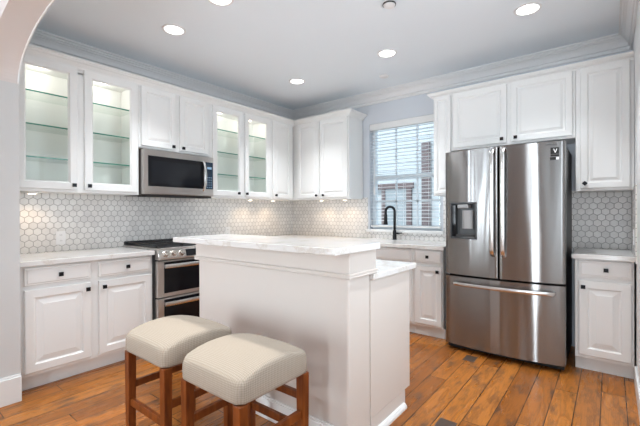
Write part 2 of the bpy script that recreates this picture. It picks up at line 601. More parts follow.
for i, (a, b) in enumerate(added_side_wins):  # frames for the added side windows
    m = MB()
    for q in ((a, a + .05), (b - .05, b), ((a + b) / 2 - .02, (a + b) / 2 + .02)):
        m.box((LX1 + .06, q[0], .1), (LX1 + .12, q[1], 2.3))
    for q in ((.1, .15), (2.25, 2.3), (1.18, 1.22)):
        m.box((LX1 + .065, a, q[0]), (LX1 + .115, b, q[1]))
    struct(m.build('window_%d' % (i + 5), M_TRIM))

m = MB()
for q in ((RY0, RY0 + .05), (RY1 - .05, RY1), ((RY0 + RY1) / 2 - .02, (RY0 + RY1) / 2 + .02)):
    m.box((W + .06, q[0], RZ0), (W + .12, q[1], RZ1))
for q in ((RZ0, RZ0 + .05), (RZ1 - .05, RZ1)):
    m.box((W + .065, RY0, q[0]), (W + .115, RY1, q[1]))
struct(m.build('window_7', M_TRIM))  # frame of the unseen window added for fill light

# ceiling crown moulding round three walls, mitred in the corners
prof = [(0.0, .135), (.014, .135), (.018, .122), (.012, .116), (.012, .102), (.026, .098), (.030, .084), (.036, .068), (.050, .050), (.062, .044), (.062, .034), (.074, .030), (.078, .018), (.092, .014), (.092, .0), (0.0, 0.0)]
def crown(path, name):
    m = MB()
    m.loops([[path(o)[k] + (CZ - d,) for o, d in prof] for k in range(2)])
    struct(m.build(name, M_CROWN))
crown(lambda o: [(o, YA1), (o, -o)], 'trim_2')
crown(lambda o: [(o, -o), (W - o, -o)], 'trim_3')
crown(lambda o: [(W - o, -o), (W - o, YA1)], 'trim_4')

# backsplash tile panels
ZT = 0.906                                  # worktop height
ZU = 1.40                                   # underside of the wall cabinets
m = MB(); m.box((0.0, YA1 + .002, .86), (.008, -.008, 1.46)); struct(m.build('trim_5', M_HEXA))
m = MB()
m.box((0.0, -.008, .86), (1.30, 0, ZU + .02)); m.box((1.30, -.008, .86), (2.27, 0, .985)); m.box((2.27, -.008, .86), (W, 0, ZU + .02))
struct(m.build('trim_6', M_HEXB))
m = MB(); m.box((W - .008, -.66, .86), (W, -.008, ZU + .02)); struct(m.build('trim_7', M_HEXA))
m = MB(); m.box((W - .014, YA1, 0), (W, -.63, .13)); struct(m.build('baseboard_right', M_TRIM, bevel=.003))

# two darkened boards let into the floor
for (x0, x1, y0, y1) in ((2.758, 2.848, -.94, -.81), (2.93, 3.03, -2.06, -1.91)):
    m = MB(); m.box((x0, y0, 0), (x1, y1, .002))
    o = struct(m.build('trim_8', mat('dark_board', (0.07, 0.045, 0.033), 0.4)))

# ------------------------------------------------------------------ kitchen window and blind
m = MB()
fy0, fy1 = .075, .135
for a, b in ((WX0, WX0 + .045), (WX1 - .045, WX1)):
    m.box((a, fy0, WZ0), (b, fy1, WZ1))
for a, b in ((WZ0, WZ0 + .05), (WZ1 - .045, WZ1), (1.645, 1.695)):
    m.box((WX0 + .045, fy0, a), (WX1 - .045, fy1, b))
win = struct(m.build('window_1', M_VINYL, bevel=.004))
m = MB()
wi0, wi1 = WX0 + .045, WX1 - .045
for k in (1, 2):
    x = wi0 + (wi1 - wi0) * k / 3
    m.box((x - .011, .094, WZ0 + .05), (x + .011, .112, 1.645)); m.box((x - .011, .094, 1.695), (x + .011, .112, WZ1 - .045))
m.box((wi0, .094, 1.355), (wi1, .112, 1.375))
m.build('muntins', M_VINYL, win)
m = MB(); m.box((wi0, .100, WZ0 + .05), (wi1, .104, WZ1 - .045)); m.build('window_glass', M_WINGLASS, win)
m = MB()
m.box((1.29, -.035, .985), (2.28, .0, 1.018))
m.box((WX0 + .001, .0, 1.0), (WX1 - .001, .074, 1.0195))
m.build('window_sill', M_TRIM, win, bevel=.004)

bl = thing('window_blind', (1.785, .03, WZ1), 'white slatted venetian blind hanging in the window over the sink', 'blind')
m = MB(); m.box((WX0 + .004, .0, 2.265), (WX1 - .004, .058, 2.343)); m.build('headrail', M_TRIM, bl, bevel=.004)
m = MB()
z = 2.245
while z > 1.085:
    tl = -.001
    ring = [(.008, z + tl), (.031, z + .003), (.054, z - tl), (.054, z - tl + .003), (.031, z + .006), (.008, z + tl + .003)]
    m.loops([[(x, y, zz) for y, zz in ring] for x in (WX0 + .01, WX1 - .01)])
    z -= .0415
m.build('slats', M_SLAT, bl)
m = MB(); m.box((WX0 + .01, .008, 1.045), (WX1 - .01, .054, 1.066)); m.build('bottom_rail', M_TRIM, bl, bevel=.003)
for x in (1.47, 1.785, 2.10):
    m = MB(); m.tube([(x, .007, 2.27), (x, .007, 1.06)], .0022, 6); m.tube([(x, .055, 2.27), (x, .055, 1.06)], .0022, 6)
    m.build('ladder_cord', M_SLAT, bl)
m = MB(); m.tube([(1.40, -.004, 2.27), (1.40, -.006, 1.56)], .004, 8); m.lathe((1.40, -.006, 1.45), [(.004, .11), (.011, .09), (.013, .01), (.006, 0)], 'z', 12)
m.build('tilt_wand', M_TRIM, bl)

# neighbouring house seen through the window
nb = thing('neighbouring_house', (0.5, 3.2, 0), 'pale lap sided house with brown trim outside the window over the sink', 'house')
m = MB(); m.box((-6, 3.0, 0), (5, 3.2, 5.2)); m.build('siding_wall', M_SIDING, nb)
m = MB(); m.box((.80, 2.9, 0), (.96, 2.999, 2.6)); m.build('brick_pier', M_BRICK, nb)
m = MB(); m.box((1.05, 2.93, 2.15), (1.7, 2.999, 2.3)); m.box((1.05, 2.93, 2.55), (1.7, 2.999, 2.68)); m.build('brick_band', M_BRICK, nb)
m = MB(); m.box((-.35, 2.92, 1.72), (.60, 2.999, 1.83)); m.box((-.11, 2.93, .60), (-.03, 2.999, 1.72)); m.box((.46, 2.93, .60), (.56, 2.999, 1.72)); m.box((-.03, 2.93, .60), (.46, 2.999, .68))
wf = m.build('window_frame', M_BROWN, nb)
m = MB(); m.box((-.03, 2.96, .68), (.46, 2.99, 1.72)); m.build('window_pane', M_NGLASS, wf)
m = MB(); m.box((-6, .16, -.1), (6, 3.2, -.005)); struct(m.build('ground', M_GROUND))

# ------------------------------------------------------------------ cabinet pieces
def rect(u0, u1, z0, z1, n, i=0):
    return [(u0 + i, n, z0 + i), (u1 - i, n, z0 + i), (u1 - i, n, z1 - i), (u0 + i, n, z1 - i)]
def panel_door(fr, u0, u1, z0, z1, n0, parent, stile=.055, name='door', slope=.030):
    """raised panel door: frame, sunk groove, sloping field"""
    T = .020
    m = MB(fr)
    w = min(u1 - u0, z1 - z0)
    k = min(1.0, w / .30)
    st, sl = stile * max(k, .62), slope * max(k, .5)
    R = [rect(u0, u1, z0, z1, n0), rect(u0, u1, z0, z1, n0 + T - .005), rect(u0, u1, z0, z1, n0 + T - .001, .003), rect(u0, u1, z0, z1, n0 + T, .006),
         rect(u0, u1, z0, z1, n0 + T, st), rect(u0, u1, z0, z1, n0 + T - .005, st + .004), rect(u0, u1, z0, z1, n0 + T - .011, st + .010),
         rect(u0, u1, z0, z1, n0 + T - .011, st + .018), rect(u0, u1, z0, z1, n0 + T - .003, st + .018 + sl), rect(u0, u1, z0, z1, n0 + T - .001, st + .021 + sl)]
    m.loops(R)
    return m.build(name, M_CAB, parent)
def drawer_front(fr, u0, u1, z0, z1, n0, parent, name='drawer'):
    T = .020
    m = MB(fr)
    R = [rect(u0, u1, z0, z1, n0), rect(u0, u1, z0, z1, n0 + T - .007), rect(u0, u1, z0, z1, n0 + T - .004, .004), rect(u0, u1, z0, z1, n0 + T - .004, .012), rect(u0, u1, z0, z1, n0 + T, .018), rect(u0, u1, z0, z1, n0 + T, .02)]
    m.loops(R)
    return m.build(name, M_CAB, parent)
def knob(fr, u, z, n, parent, s=.0145, rot=0.0):
    m = MB(fr)
    def sq(h, nn):
        c, q = math.cos(rot) * h, math.sin(rot) * h
        return [(u + a * c - b * q, nn, z + a * q + b * c) for a, b in ((-1, -1), (1, -1), (1, 1), (-1, 1))]
    m.loops([sq(s * .5, n), sq(s * .42, n + .012), sq(s * .9, n + .014), sq(s, n + .017), sq(s, n + .024), sq(s * .9, n + .027)])
    return m.build('knob', M_BLACK, parent)
def glass_door(fr, u0, u1, z0, z1, n0, parent, stile=.058):
    T = .020
    m = MB(fr)
    R = [rect(u0, u1, z0, z1, n0, stile + .008), rect(u0, u1, z0, z1, n0), rect(u0, u1, z0, z1, n0 + T - .005), rect(u0, u1, z0, z1, n0 + T - .001, .003), rect(u0, u1, z0, z1, n0 + T, .006),
         rect(u0, u1, z0, z1, n0 + T, stile - .004), rect(u0, u1, z0, z1, n0 + T - .006, stile), rect(u0, u1, z0, z1, n0 + T - .012, stile + .008), rect(u0, u1, z0, z1, n0, stile + .008)]
    m.loops(R, False, False)
    d = m.build('door', M_CAB, parent)
    m = MB(fr)
    q = stile + .006
    m.box((u0 + q, n0 + .004, z0 + q), (u1 - q, n0 + .007, z1 - q))
    m.build('glass_pane', M_PANE, d)
    return d

NB = .327                                   # depth of wall cabinet carcass
def wall_cabinet(fr, u0, u1, z0, z1, label, doors, knobs, glass_doors=False, n0=.010, knob_rot=0.0, doorz=None):
    p = fr(((u0 + u1) / 2, 0.17, z0))
    t = thing('wall_cabinet', p, label, 'cabinet')
    m = MB(fr)
    if not glass_doors:
        m.box((u0, n0, z0), (u1, NB, z1))
        m.build('body', M_CAB, t, bevel=.002)
    else:
        th = .018
        m.box((u0, n0, z0), (u1, n0 + .008, z1))
        m.box((u0, n0 + .008, z0), (u0 + th, NB - .02, z1)); m.box((u1 - th, n0 + .008, z0), (u1, NB - .02, z1))
        m.box((u0 + th, n0 + .008, z0), (u1 - th, NB - .02, z0 + .03)); m.box((u0 + th, n0 + .008, z1 - .03), (u1 - th, NB - .02, z1))
        m.build('body', M_CABIN, t)
        m = MB(fr)
        m.box((u0, NB - .019, z0), (u0 + .05, NB, z1)); m.box((u1 - .05, NB - .019, z0), (u1, NB, z1))
        mid = (doors[0][1] + doors[1][0]) / 2
        m.box((mid - .04, NB - .019, z0 + .06), (mid + .04, NB, z1 - .05))
        m.box((u0 + .05, NB - .019, z0), (u1 - .05, NB, z0 + .06)); m.box((u0 + .05, NB - .019, z1 - .06), (u1 - .05, NB, z1))
        m.build('face_frame', M_CAB, t)
        for zs in (1.915, 1.665, 2.168):
            m = MB(fr)
            m.box((u0 + th + .001, n0 + .010, zs - .005), (u1 - th - .001, .285, zs + .005))
            s = m.build('shelf', M_SHELF, t)
            s['label'] = 'clear glass shelf with green edge'
            m = MB(fr)
            m.box((u0 + th + .001, .2855, zs - .0052), (u1 - th - .001, .288, zs + .0052))
            m.build('polished_edge', M_EDGE, s)
    dz0, dz1 = doorz or (z0 + .02, 2.409)
    for (a, b), (ku, kz) in zip(doors, knobs):
        d = glass_door(fr, a, b, dz0, dz1, NB + .001, t) if glass_doors else panel_door(fr, a, b, dz0, dz1, NB + .001, t, .046, slope=.017)
        if ku is not None:
            knob(fr, ku, kz, NB + .021, d, rot=knob_rot)
    return t

def base_cabinet(fr, u0, u1, label, units, knob_rot=0.0, n0=.010, name='base_cabinet'):
    """units: (door u0, u1, drawer knob u or None, door knob u or None, has_drawer_knob)"""
    p = fr(((u0 + u1) / 2, 0.3, 0))
    t = thing(name, p, label, 'cabinet')
    m = MB(fr); m.box((u0, n0, .104), (u1, .588, .869)); m.build('body', M_CAB, t, bevel=.002)
    m = MB(fr); m.box((u0, n0, 0.0), (u1, .533, .1035)); m.build('toe_kick', M_CAB, t)
    for a, b, dk, ok in units:
        d = drawer_front(fr, a, b, .733, .857, .589, t)
        if dk is not None: knob(fr, dk, .794, .609, d, rot=knob_rot)
        o = panel_door(fr, a, b, .130, .704, .589, t)
        if ok is not None: knob(fr, ok, .656, .609, o, rot=knob_rot)
    return t

ZC = 2.43
# wall cabinets along the left wall
wall_cabinet(frA, -3.395, -2.458, ZU, ZC, 'white wall cabinet with two glass doors beside the arch at far left', [(-3.362, -2.957), (-2.908, -2.474)], [(-2.989, 1.458), (-2.878, 1.458)], True)
wall_cabinet(frA, -2.456, -1.692, 1.838, ZC, 'short white wall cabinet with two solid doors above the microwave', [(-2.438, -2.092), (-2.050, -1.716)], [(-2.128, 1.884), (-2.021, 1.882)], doorz=(1.858, 2.409))
wall_cabinet(frA, -1.690, -.768, ZU, ZC, 'white wall cabinet with two glass doors right of the microwave', [(-1.660, -1.237), (-1.205, -.797)], [(-1.314, 1.456), (-1.193, 1.456)], True)
wall_cabinet(frA, -.766, -.352, ZU, ZC, 'narrow white single door wall cabinet on the microwave wall next to the corner', [(-.748, -.405)], [(-.736 + .03, 1.455)])
# wall cabinets along the back wall
wall_cabinet(frB, .010, 1.232, ZU, ZC, 'white wall cabinet with two solid doors between room corner and window', [(.405, .776), (.789, 1.216)], [(.744, 1.452), (.855, 1.452)])
wall_cabinet(frB, 2.285, 2.474, ZU, ZC, 'slim white wall cabinet between the window and the refrigerator', [(2.300, 2.466)], [(2.452, 1.45)])
wall_cabinet(frB, 2.476, 3.496, 1.850, ZC, 'wide white wall cabinet with two doors above the refrigerator', [(2.490, 2.978), (3.012, 3.478)], [(2.940, 1.906), (3.054, 1.906)], doorz=(1.870, 2.409))
wall_cabinet(frB, 3.498, W - .002, ZU, ZC, 'tall white single door wall cabinet right of the refrigerator', [(3.532, 3.846)], [(3.562, 1.462)], knob_rot=PI / 4)

# cabinet cornices
def cornice(path, top, out, label):
    cprof = [(0.002, 2.408), (.006, 2.410), (.010, 2.420), (.012, 2.424), (out * .55, top - .030), (out * .80, top - .022), (out * .84, top - .016), (out, top - .012), (out, top), (0.002, top), (-.02, top), (-.02, 2.432), (.0015, 2.431)]
    m = MB()
    n = len(path(0.0))
    m.loops([[path(o)[k] + (z,) for o, z in cprof] for k in range(n)])
    return tag(m.build('cabinet_cornice', M_CAB), label, 'moulding')
F = NB
cornice(lambda o: [(F + o, YA1 + .004), (F + o, -F - o), (1.232 + o, -F - o), (1.232 + o, -.005)], 2.477, .062, 'white cornice along the tops of the cabinets from the arch to the window')
cornice(lambda o: [(2.285 - o, -.005), (2.285 - o, -F - o), (W - .003, -F - o)], 2.456, .052, 'white cornice along the tops of the cabinets over the refrigerator')

# base cabinets
base_cabinet(frA, -3.395, -2.468, 'white base cabinet with two drawers and two doors left of the range', [(-3.372, -2.960, -3.163, -2.987), (-2.905, -2.484, -2.691, -2.870)])
base_cabinet(frA, -1.692, -.64, 'white base cabinet right of the range behind the island', [(-1.66, -1.20, -1.43, -1.23), (-1.16, -.68, -.92, -1.13)])
base_cabinet(frB, .010, 1.18, 'white corner base cabinet under the worktop between range and sink', [(.70, 1.16, .93, 1.13)])
t = base_cabinet(frB, 1.182, 2.172, 'white sink base cabinet with plain false drawer fronts under the faucet', [(1.20, 1.665, None, 1.63), (1.69, 2.155, None, 1.725)])
base_cabinet(frB, 2.174, 2.476, 'narrow white base cabinet with one drawer and door left of the refrigerator', [(2.200, 2.466, 2.331, 2.430)])
base_cabinet(frB, 3.508, W - .012, 'narrow white base cabinet with one drawer and door right of the refrigerator', [(3.533, 3.845, 3.700, 3.562)])

# worktops
def slab(name, polys, z0, z1, label):
    m = MB()
    m.prism(polys, z0, z1, 'z')
    return tag(m.build(name, M_QUARTZ, bevel=.003), label, 'worktop')
Z0 = .8705
slab('worktop', [(.009, -3.404), (.64, -3.404), (.64, -2.470), (.009, -2.470)], Z0, ZT, 'white quartz worktop left of the range beside the arch')
slab('worktop', [(.009, -1.690), (.64, -1.690), (.64, -.64), (2.50, -.64), (2.50, -.009), (.009, -.009)], Z0, ZT, 'L shaped white quartz worktop running from range past the sink to refrigerator')
slab('worktop', [(3.490, -.64), (W - .009, -.64), (W - .009, -.009), (3.490, -.009)], Z0, ZT, 'short white quartz worktop right of the refrigerator')

# ------------------------------------------------------------------ island
isl = thing('kitchen_island', (2.05, -2.45, 0), 'off white raised knee wall of the island behind the two stools', 'island')
m = MB(); m.box((1.41, -2.55, 0), (2.70, -2.335, .93)); m.build('knee_wall', M_ISL, isl, bevel=.012)
m = MB(); m.box((1.396, -2.564, .905), (2.714, -2.295, 1.033))
m.build('frieze', M_ISL, isl, bevel=.004)
m = MB()
ring = [(0, .897), (.005, .899), (.007, .904), (.004, .910), (.004, .914), (.008, .916), (.008, .922), (0, .925)]
def around(o):
    return [(1.394 - o, -2.33), (1.394 - o, -2.566 - o), (2.716 + o, -2.566 - o), (2.716 + o, -2.293)]
m.loops([[around(o)[k] + (z,) for o, z in ring] for k in range(4)])
m.build('bead_moulding', M_ISL, isl)
m = MB(); m.box((1.40, -2.566, 0), (2.70, -2.551, .12)); m.box((1.40, -2.562, .12), (2.70, -2.551, .132))
m.build('baseboard', M_TRIM, isl, bevel=.003)
m = MB(); m.loops([[(x, y, z) for x, z in ((2.701, 0), (2.726, 0), (2.724, .014), (2.714, .026), (2.701, .029))] for y in (-2.56, -2.337)])
m.build('shoe_moulding', M_TRIM, isl)
isc = thing('island_cabinet', (2.05, -2.1, 0), 'off white lower cabinet of the island under the lower worktop', 'cabinet')
m = MB(); m.loops([[(x, y, z) for x, z in ((2.701, 0), (2.726, 0), (2.724, .014), (2.714, .026), (2.701, .029))] for y in (-2.3365, -1.93)]); m.build('shoe_moulding', M_TRIM, isc)
m = MB(); m.box((1.41, -2.333, .10), (2.70, -1.835, .8625)); m.build('cabinet_body', M_ISL, isc, bevel=.003)
m = MB(); m.box((1.42, -2.333, 0), (2.70, -1.905, .0995)); m.build('toe_kick', M_ISL, isc)
for k in range(3):
    a = 1.44 + k * .415
    frI = lambda p: (p[0], p[1], p[2])
    d = panel_door(frI, a, a + .40, .13, .70, -1.8345, isc)
    knob(frI, a + .36, .65, -1.8145, d)
    d = drawer_front(frI, a, a + .40, .73, .85, -1.8345, isc)
    knob(frI, a + .20, .79, -1.8145, d)
slab('worktop', [(1.385, -2.735), (2.752, -2.735), (2.752, -2.318), (2.72, -2.275), (1.385, -2.275)], 1.034, 1.067, 'raised white quartz bar top on the island')
slab('worktop', [(1.395, -2.334), (2.722, -2.334), (2.722, -1.775), (1.395, -1.775)], .863, .896, 'lower white quartz worktop behind the raised bar on the island')

# ------------------------------------------------------------------ range
RU0, RU1 = -2.463, -1.697
rg = thing('gas_range', (.33, -2.08, 0), 'stainless gas range with two oven doors between base cabinets', 'range')
m = MB(frA); m.box((RU0, .012, .09), (RU1, .625, .895)); m.box((RU0 + .02, .05, 0.0), (RU1 - .02, .58, .09)); m.build('body', M_DKSTEEL, rg)
m = MB(frA); m.box((RU0 - .003, .012, .908), (RU1 + .003, .665, .922)); m.build('cooktop', M_STEELD, rg, bevel=.003)
m = MB(frA); m.box((RU0 + .01, .012, .9225), (RU1 - .01, .06, .956)); m.build('rear_vent', M_IRON, rg, bevel=.004)
m = MB(frA); m.box((RU0 + .02, .065, .9225), (RU1 - .02, .63, .926)); m.build('burner_tray', M_IRON, rg)
for a, b in ((RU0 + .02, RU0 + .265), (RU0 + .27, RU1 - .27), (RU1 - .265, RU1 - .02)):
    m = MB(frA)
    for n in (.075, .21, .345, .48, .61):
        m.box((a, n - .006, .940), (b, n + .006, .954))
    for u in (a + .006, (a + b) / 2, b - .006):
        m.box((u - .006, .075, .940), (u + .006, .61, .954))
    for u in (a + .006, b - .006):
        for n in (.08, .605):
            m.box((u - .006, n - .006, .9262), (u + .006, n + .006, .941))
    m.build('grate', M_IRON, rg)
for u in (RU0 + .14, RU1 - .14):
    for n in (.20, .48):
        m = MB(); m.lathe((n, u, 0), [(.045, .9262), (.045, .932), (.03, .934), (.03, .938), (.012, .939)], 'z', 20); m.build('burner', M_IRON, rg)
m = MB(frA)
m.loops([[(u, n, z) for n, z in ((.626, .822), (.690, .822), (.694, .835), (.672, .905), (.626, .907))] for u in (RU0, RU1)])
cp = m.build('control_panel', M_STEELD, rg, bevel=.003)
m = MB(frA); m.loops([[(u, n, z) for n, z in ((.6935, .840), (.6962, .841), (.6765, .900), (.6745, .899))] for u in (-2.200, -1.96)])
m.build('display', M_BLKGLASS, rg)
for u in (-2.398, -2.321, -2.246, -1.914, -1.839, -1.762):
    m = MB()
    prof_k = [(.029, 0.0), (.029, .006), (.023, .009), (.021, .030), (.018, .033), (.004, .034)]
    m.lathe((0, 0, 0), prof_k, 'x', 20)
    for k in range(1):
        m.box((.030, -.004, -.019), (.0385, .004, .019))
    rotm = Matrix.Rotation(-0.30, 4, 'Y')
    bmesh.ops.transform(m.bm, matrix=Matrix.Translation((.683, u, .870)) @ rotm, verts=m.bm.verts)
    m.build('knob', M_KNOBST, rg, smooth='auto')
def oven_door(z0, z1, nm):
    m = MB(frA); m.box((RU0, .627, z0), (RU1, .668, z1)); d = m.build(nm, M_STEELD, rg, bevel=.006)
    m = MB(frA); m.box((RU0 + .06, .6685, z0 + .035), (RU1 - .06, .671, z1 - .012)); m.build('oven_window', M_BLKGLASS, d)
    m = MB(frA)
    zz = z1 - .045
    m.bar([(RU0 + .05, .705, zz), (-2.3, .716, zz), (-2.08, .719, zz), (-1.86, .716, zz), (RU1 - .05, .705, zz)], .017, .010, (0, 0, 1))
    m.box((RU0 + .06, .671, zz - .012), (RU0 + .09, .706, zz + .012)); m.box((RU1 - .09, .671, zz - .012), (RU1 - .06, .706, zz + .012))
    m.build('door_handle', M_CHROME, d, smooth='auto')
oven_door(.492, .812, 'upper_oven_door')
oven_door(.135, .483, 'lower_oven_door')

# ------------------------------------------------------------------ microwave
MU0, MU1, MZ0, MZ1 = -2.453, -1.696, 1.396, 1.826
mw = thing('microwave_oven', (.2, -2.075, MZ0), 'stainless microwave mounted under the short cabinet above the range', 'microwave')
m = MB(frA); m.box((MU0 + .002, .012, MZ0), (MU1 - .002, .365, MZ1)); m.build('body', mat('microwave_brown_case', (0.055, 0.042, 0.036), .4), mw)
m = MB(frA); m.box((MU0, .366, MZ0 + .012), (MU1, .405, MZ1 - .006)); fd = m.build('front_panel', M_STEELD, mw, bevel=.005)
m = MB(frA); m.box((MU0 + .045, .4052, MZ0 + .085), (-1.815, .407, MZ1 - .062)); m.build('door_glass', M_BLKGLASS, mw)
m = MB(frA); m.box((MU0 + .075, .4072, MZ0 + .112), (-1.85, .4078, MZ1 - .105)); m.build('window_screen', mat('microwave_window', (0.012, 0.013, 0.016), .03, Specular_IOR_Level=0.3), mw)
m = MB(frA); m.box((-1.795, .4052, MZ0 + .085), (MU1 - .008, .407, MZ1 - .062)); cpn = m.build('control_panel', M_LCD, mw)
m = MB(frA)
for r in range(5):
    for c in range(3):
        m.box((-1.782 + c * .025, .4071, MZ0 + .10 + r * .026), (-1.782 + c * .025 + .012, .4076, MZ0 + .106 + r * .026))
m.box((-1.775, .4071, MZ1 - .135), (-1.722, .4076, MZ1 - .112))
m.build('keypad_print', M_DIGIT, cpn)
m = MB(frA)
pts = []
for k in range(13):
    q = k / 12
    pts.append((-1.822, .4075 + .042 * math.sin(PI * q) ** .6, MZ0 + .065 + q * (MZ1 - MZ0 - .125)))
m.bar(pts, .013, .006, (1, 0, 0))
m.build('door_handle', M_CHROME, mw, smooth='auto')
m = MB(frA); m.box((MU0 + .02, .25, MZ0 - .010), (MU1 - .02, .39, MZ0 - .0005)); m.build('vent_grille', M_GAP, mw)

# ------------------------------------------------------------------ refrigerator
FX0, FX1 = 2.5515, 3.4595
FXC, FH = (FX0 + FX1) / 2, .454
fg = thing('refrigerator', (FXC, -.4, 0), 'stainless french door refrigerator with water dispenser on the back wall', 'refrigerator')
m = MB(); m.box((FX0 + .008, -.655, .03), (FX1 - .008, -.03, 1.748)); m.build('body', M_DKSTEEL, fg, bevel=.004)
m = MB(); m.box((FX0 + .03, -.60, 0.0), (FX0 + .09, -.54, .03)); m.box((FX1 - .09, -.60, 0.0), (FX1 - .03, -.54, .03)); m.box((FX0 + .03, -.12, 0.0), (FX0 + .09, -.06, .03)); m.box((FX1 - .09, -.12, 0.0), (FX1 - .03, -.06, .03))
m.build('feet', M_GAP, fg)
m = MB(); m.box((FX0 + .012, -.70, .012), (FX1 - .012, -.656, .052)); m.build('kick_grille', M_GAP, fg)
m = MB(); m.box((FX0 + .02, -.664, .645), (FX1 - .02, -.6555, .70)); m.box((FXC - .03, -.664, .70), (FXC + .03, -.6555, 1.74)); m.build('door_gasket', M_GAP, fg)
def bow(x):
    return -.742 - .050 * (1 - ((x - FXC) / FH) ** 2)
def fridge_door(x0, x1, z0, z1, nm, hole=None):
    m = MB()
    yb = -.665
    xs = [x0 + (x1 - x0) * k / 16 for k in range(17)]
    zs = [z0, z1]
    if hole:
        hx0, hx1, hz0, hz1 = hole
        xs = sorted([x for x in xs if abs(x - hx0) > .012 and abs(x - hx1) > .012] + [hx0, hx1])
        zs = [z0, hz0, hz1, z1]
    e = .010
    def yf(x):
        d = min(x - x0, x1 - x)
        return bow(x) + (e * (1 - math.sqrt(max(0, 1 - ((e - d) / e) ** 2))) if d < e else 0)
    xs = sorted(set([x0 + .0] + [x0 + e * .15, x0 + e * .4, x0 + e] + [x for x in xs if x0 + .015 < x < x1 - .015] + [x1 - e, x1 - e * .4, x1 - e * .15, x1]))
    grid = [[m.v((x, yf(x), z)) for x in xs] for z in zs]
    for r in range(len(zs) - 1):
        for c in range(len(xs) - 1):
            if hole and abs(zs[r] - hz0) < 1e-6 and xs[c] >= hx0 - 1e-6 and xs[c + 1] <= hx1 + 1e-6:
                continue
            m.face([grid[r][c], grid[r][c + 1], grid[r + 1][c + 1], grid[r + 1][c]])
    back = {}
    for rr in (0, -1):
        bk = [m.v((x, yb, zs[rr])) for x in xs]
        back[rr] = bk
        for c in range(len(xs) - 1):
            m.face([grid[rr][c], grid[rr][c + 1], bk[c + 1], bk[c]])
    m.face([*[grid[r][0] for r in range(len(zs))], back[-1][0], back[0][0]])
    m.face([*[grid[r][-1] for r in range(len(zs))], back[-1][-1], back[0][-1]])
    m.face([*back[0], *reversed(back[-1])])
    return m.build(nm, M_STEEL, fg, smooth='auto')
HOLE = (2.603, 2.832, .998, 1.312)
dl = fridge_door(FX0, FXC - .004, .680, 1.769, 'left_door', HOLE)
dr = fridge_door(FXC + .004, FX1, .680, 1.769, 'right_door')
dz = fridge_door(FX0, FX1, .055, .662, 'freezer_drawer')
# dispenser recess
hx0, hx1, hz0, hz1 = HOLE
m = MB()
def rr(i, y):
    return [(hx0 + i, y(hx0 + i), hz0 + i), (hx1 - i, y(hx1 - i), hz0 + i), (hx1 - i, y(hx1 - i), hz1 - i), (hx0 + i, y(hx0 + i), hz1 - i)]
m.loops([rr(-.004, lambda x: bow(x) - .001), rr(-.003, lambda x: bow(x) - .004), rr(.006, lambda x: bow(x) - .004), rr(.012, lambda x: bow(x) + .004), rr(.016, lambda x: -.700)], False, True)
ds = m.build('water_dispenser', mat('dispenser_grey', (0.075, 0.078, 0.082), .35), dl)
m = MB(); m.box((hx0 + .017, -.7655, hz0 + .02), (hx0 + .045, -.701, hz1 - .02)); m.build('dispenser_controls', M_BLKGLASS, ds)
m = MB(); m.box((2.672, -.790, 1.262), (2.765, -.702, 1.296)); m.build('dispenser_spout', mat('dispenser_spout_grey', (0.32, 0.32, 0.32), 0.4), ds, bevel=.008)
m = MB(); m.loops([[(x, y, z) for x, y in ((2.697, -.703), (2.697, -.728), (2.715, -.738), (2.768, -.738), (2.786, -.728), (2.786, -.703))] for z in (1.085, 1.245)])
m.build('dispenser_paddle', mat('dispenser_silver', (0.42, 0.42, 0.42), 0.4), ds)
m = MB(); m.box((hx0 + .05, -.768, hz0 + .017), (hx1 - .02, -.702, hz0 + .035)); m.build('drip_tray', M_DKSTEEL, ds)
# handles
def vhandle(x, parent):
    y0 = bow(x)
    m = MB()
    z0, z1 = .865, 1.752
    pts = [(x, y0 + .002, z0), (x, y0 - .030, z0 + .012), (x, y0 - .050, z0 + .04)]
    for k in range(9):
        q = k / 8
        pts.append((x, y0 - .054 - .006 * math.sin(PI * q), z0 + .06 + q * (z1 - z0 - .12)))
    pts += [(x, y0 - .050, z1 - .04), (x, y0 - .030, z1 - .012), (x, y0 + .002, z1)]
    m.bar(pts, .0145, .008, (1, 0, 0))
    m.build('door_handle', M_CHROME, parent, smooth='auto')
vhandle(2.965, dl); vhandle(3.046, dr)
m = MB()
pts = [(2.636, bow(2.636) + .002, .603), (2.640, bow(2.64) - .03, .603)]
for k in range(13):
    x = 2.655 + (3.375 - 2.655) * k / 12
    pts.append((x, bow(x) - .046, .603))
pts += [(3.390, bow(3.39) - .03, .603), (3.394, bow(3.394) + .002, .603)]
m.bar(pts, .0145, .008, (0, 0, 1))
m.build('door_handle', M_CHROME, dz, smooth='auto')
# small black energy sticker and maker's wordmark, top right
def on_door(x, z, y=.001):
    return (x, bow(x) - y, z)
m = MB(); m.loops([[on_door(3.367, 1.672), on_door(3.421, 1.672), on_door(3.421, 1.722), on_door(3.367, 1.722)], [on_door(3.367, 1.672, .0016), on_door(3.421, 1.672, .0016), on_door(3.421, 1.722, .0016), on_door(3.367, 1.722, .0016)]])
m.loops([[on_door(3.367, 1.655), on_door(3.421, 1.655), on_door(3.421, 1.668), on_door(3.367, 1.668)], [on_door(3.367, 1.655, .0016), on_door(3.421, 1.655, .0016), on_door(3.421, 1.668, .0016), on_door(3.367, 1.668, .0016)]])
m.loops([[on_door(3.364, 1.628), on_door(3.400, 1.628), on_door(3.400, 1.648), on_door(3.364, 1.648)], [on_door(3.364, 1.628, .0016), on_door(3.400, 1.628, .0016), on_door(3.400, 1.648, .0016), on_door(3.364, 1.648, .0016)]])
stk = m.build('sticker', M_GAP, dr)
m = MB()
def tri(pts, y=.002):
    m.loops([[on_door(x, z, y - .0003) for x, z in pts], [on_door(x, z, y) for x, z in pts]])
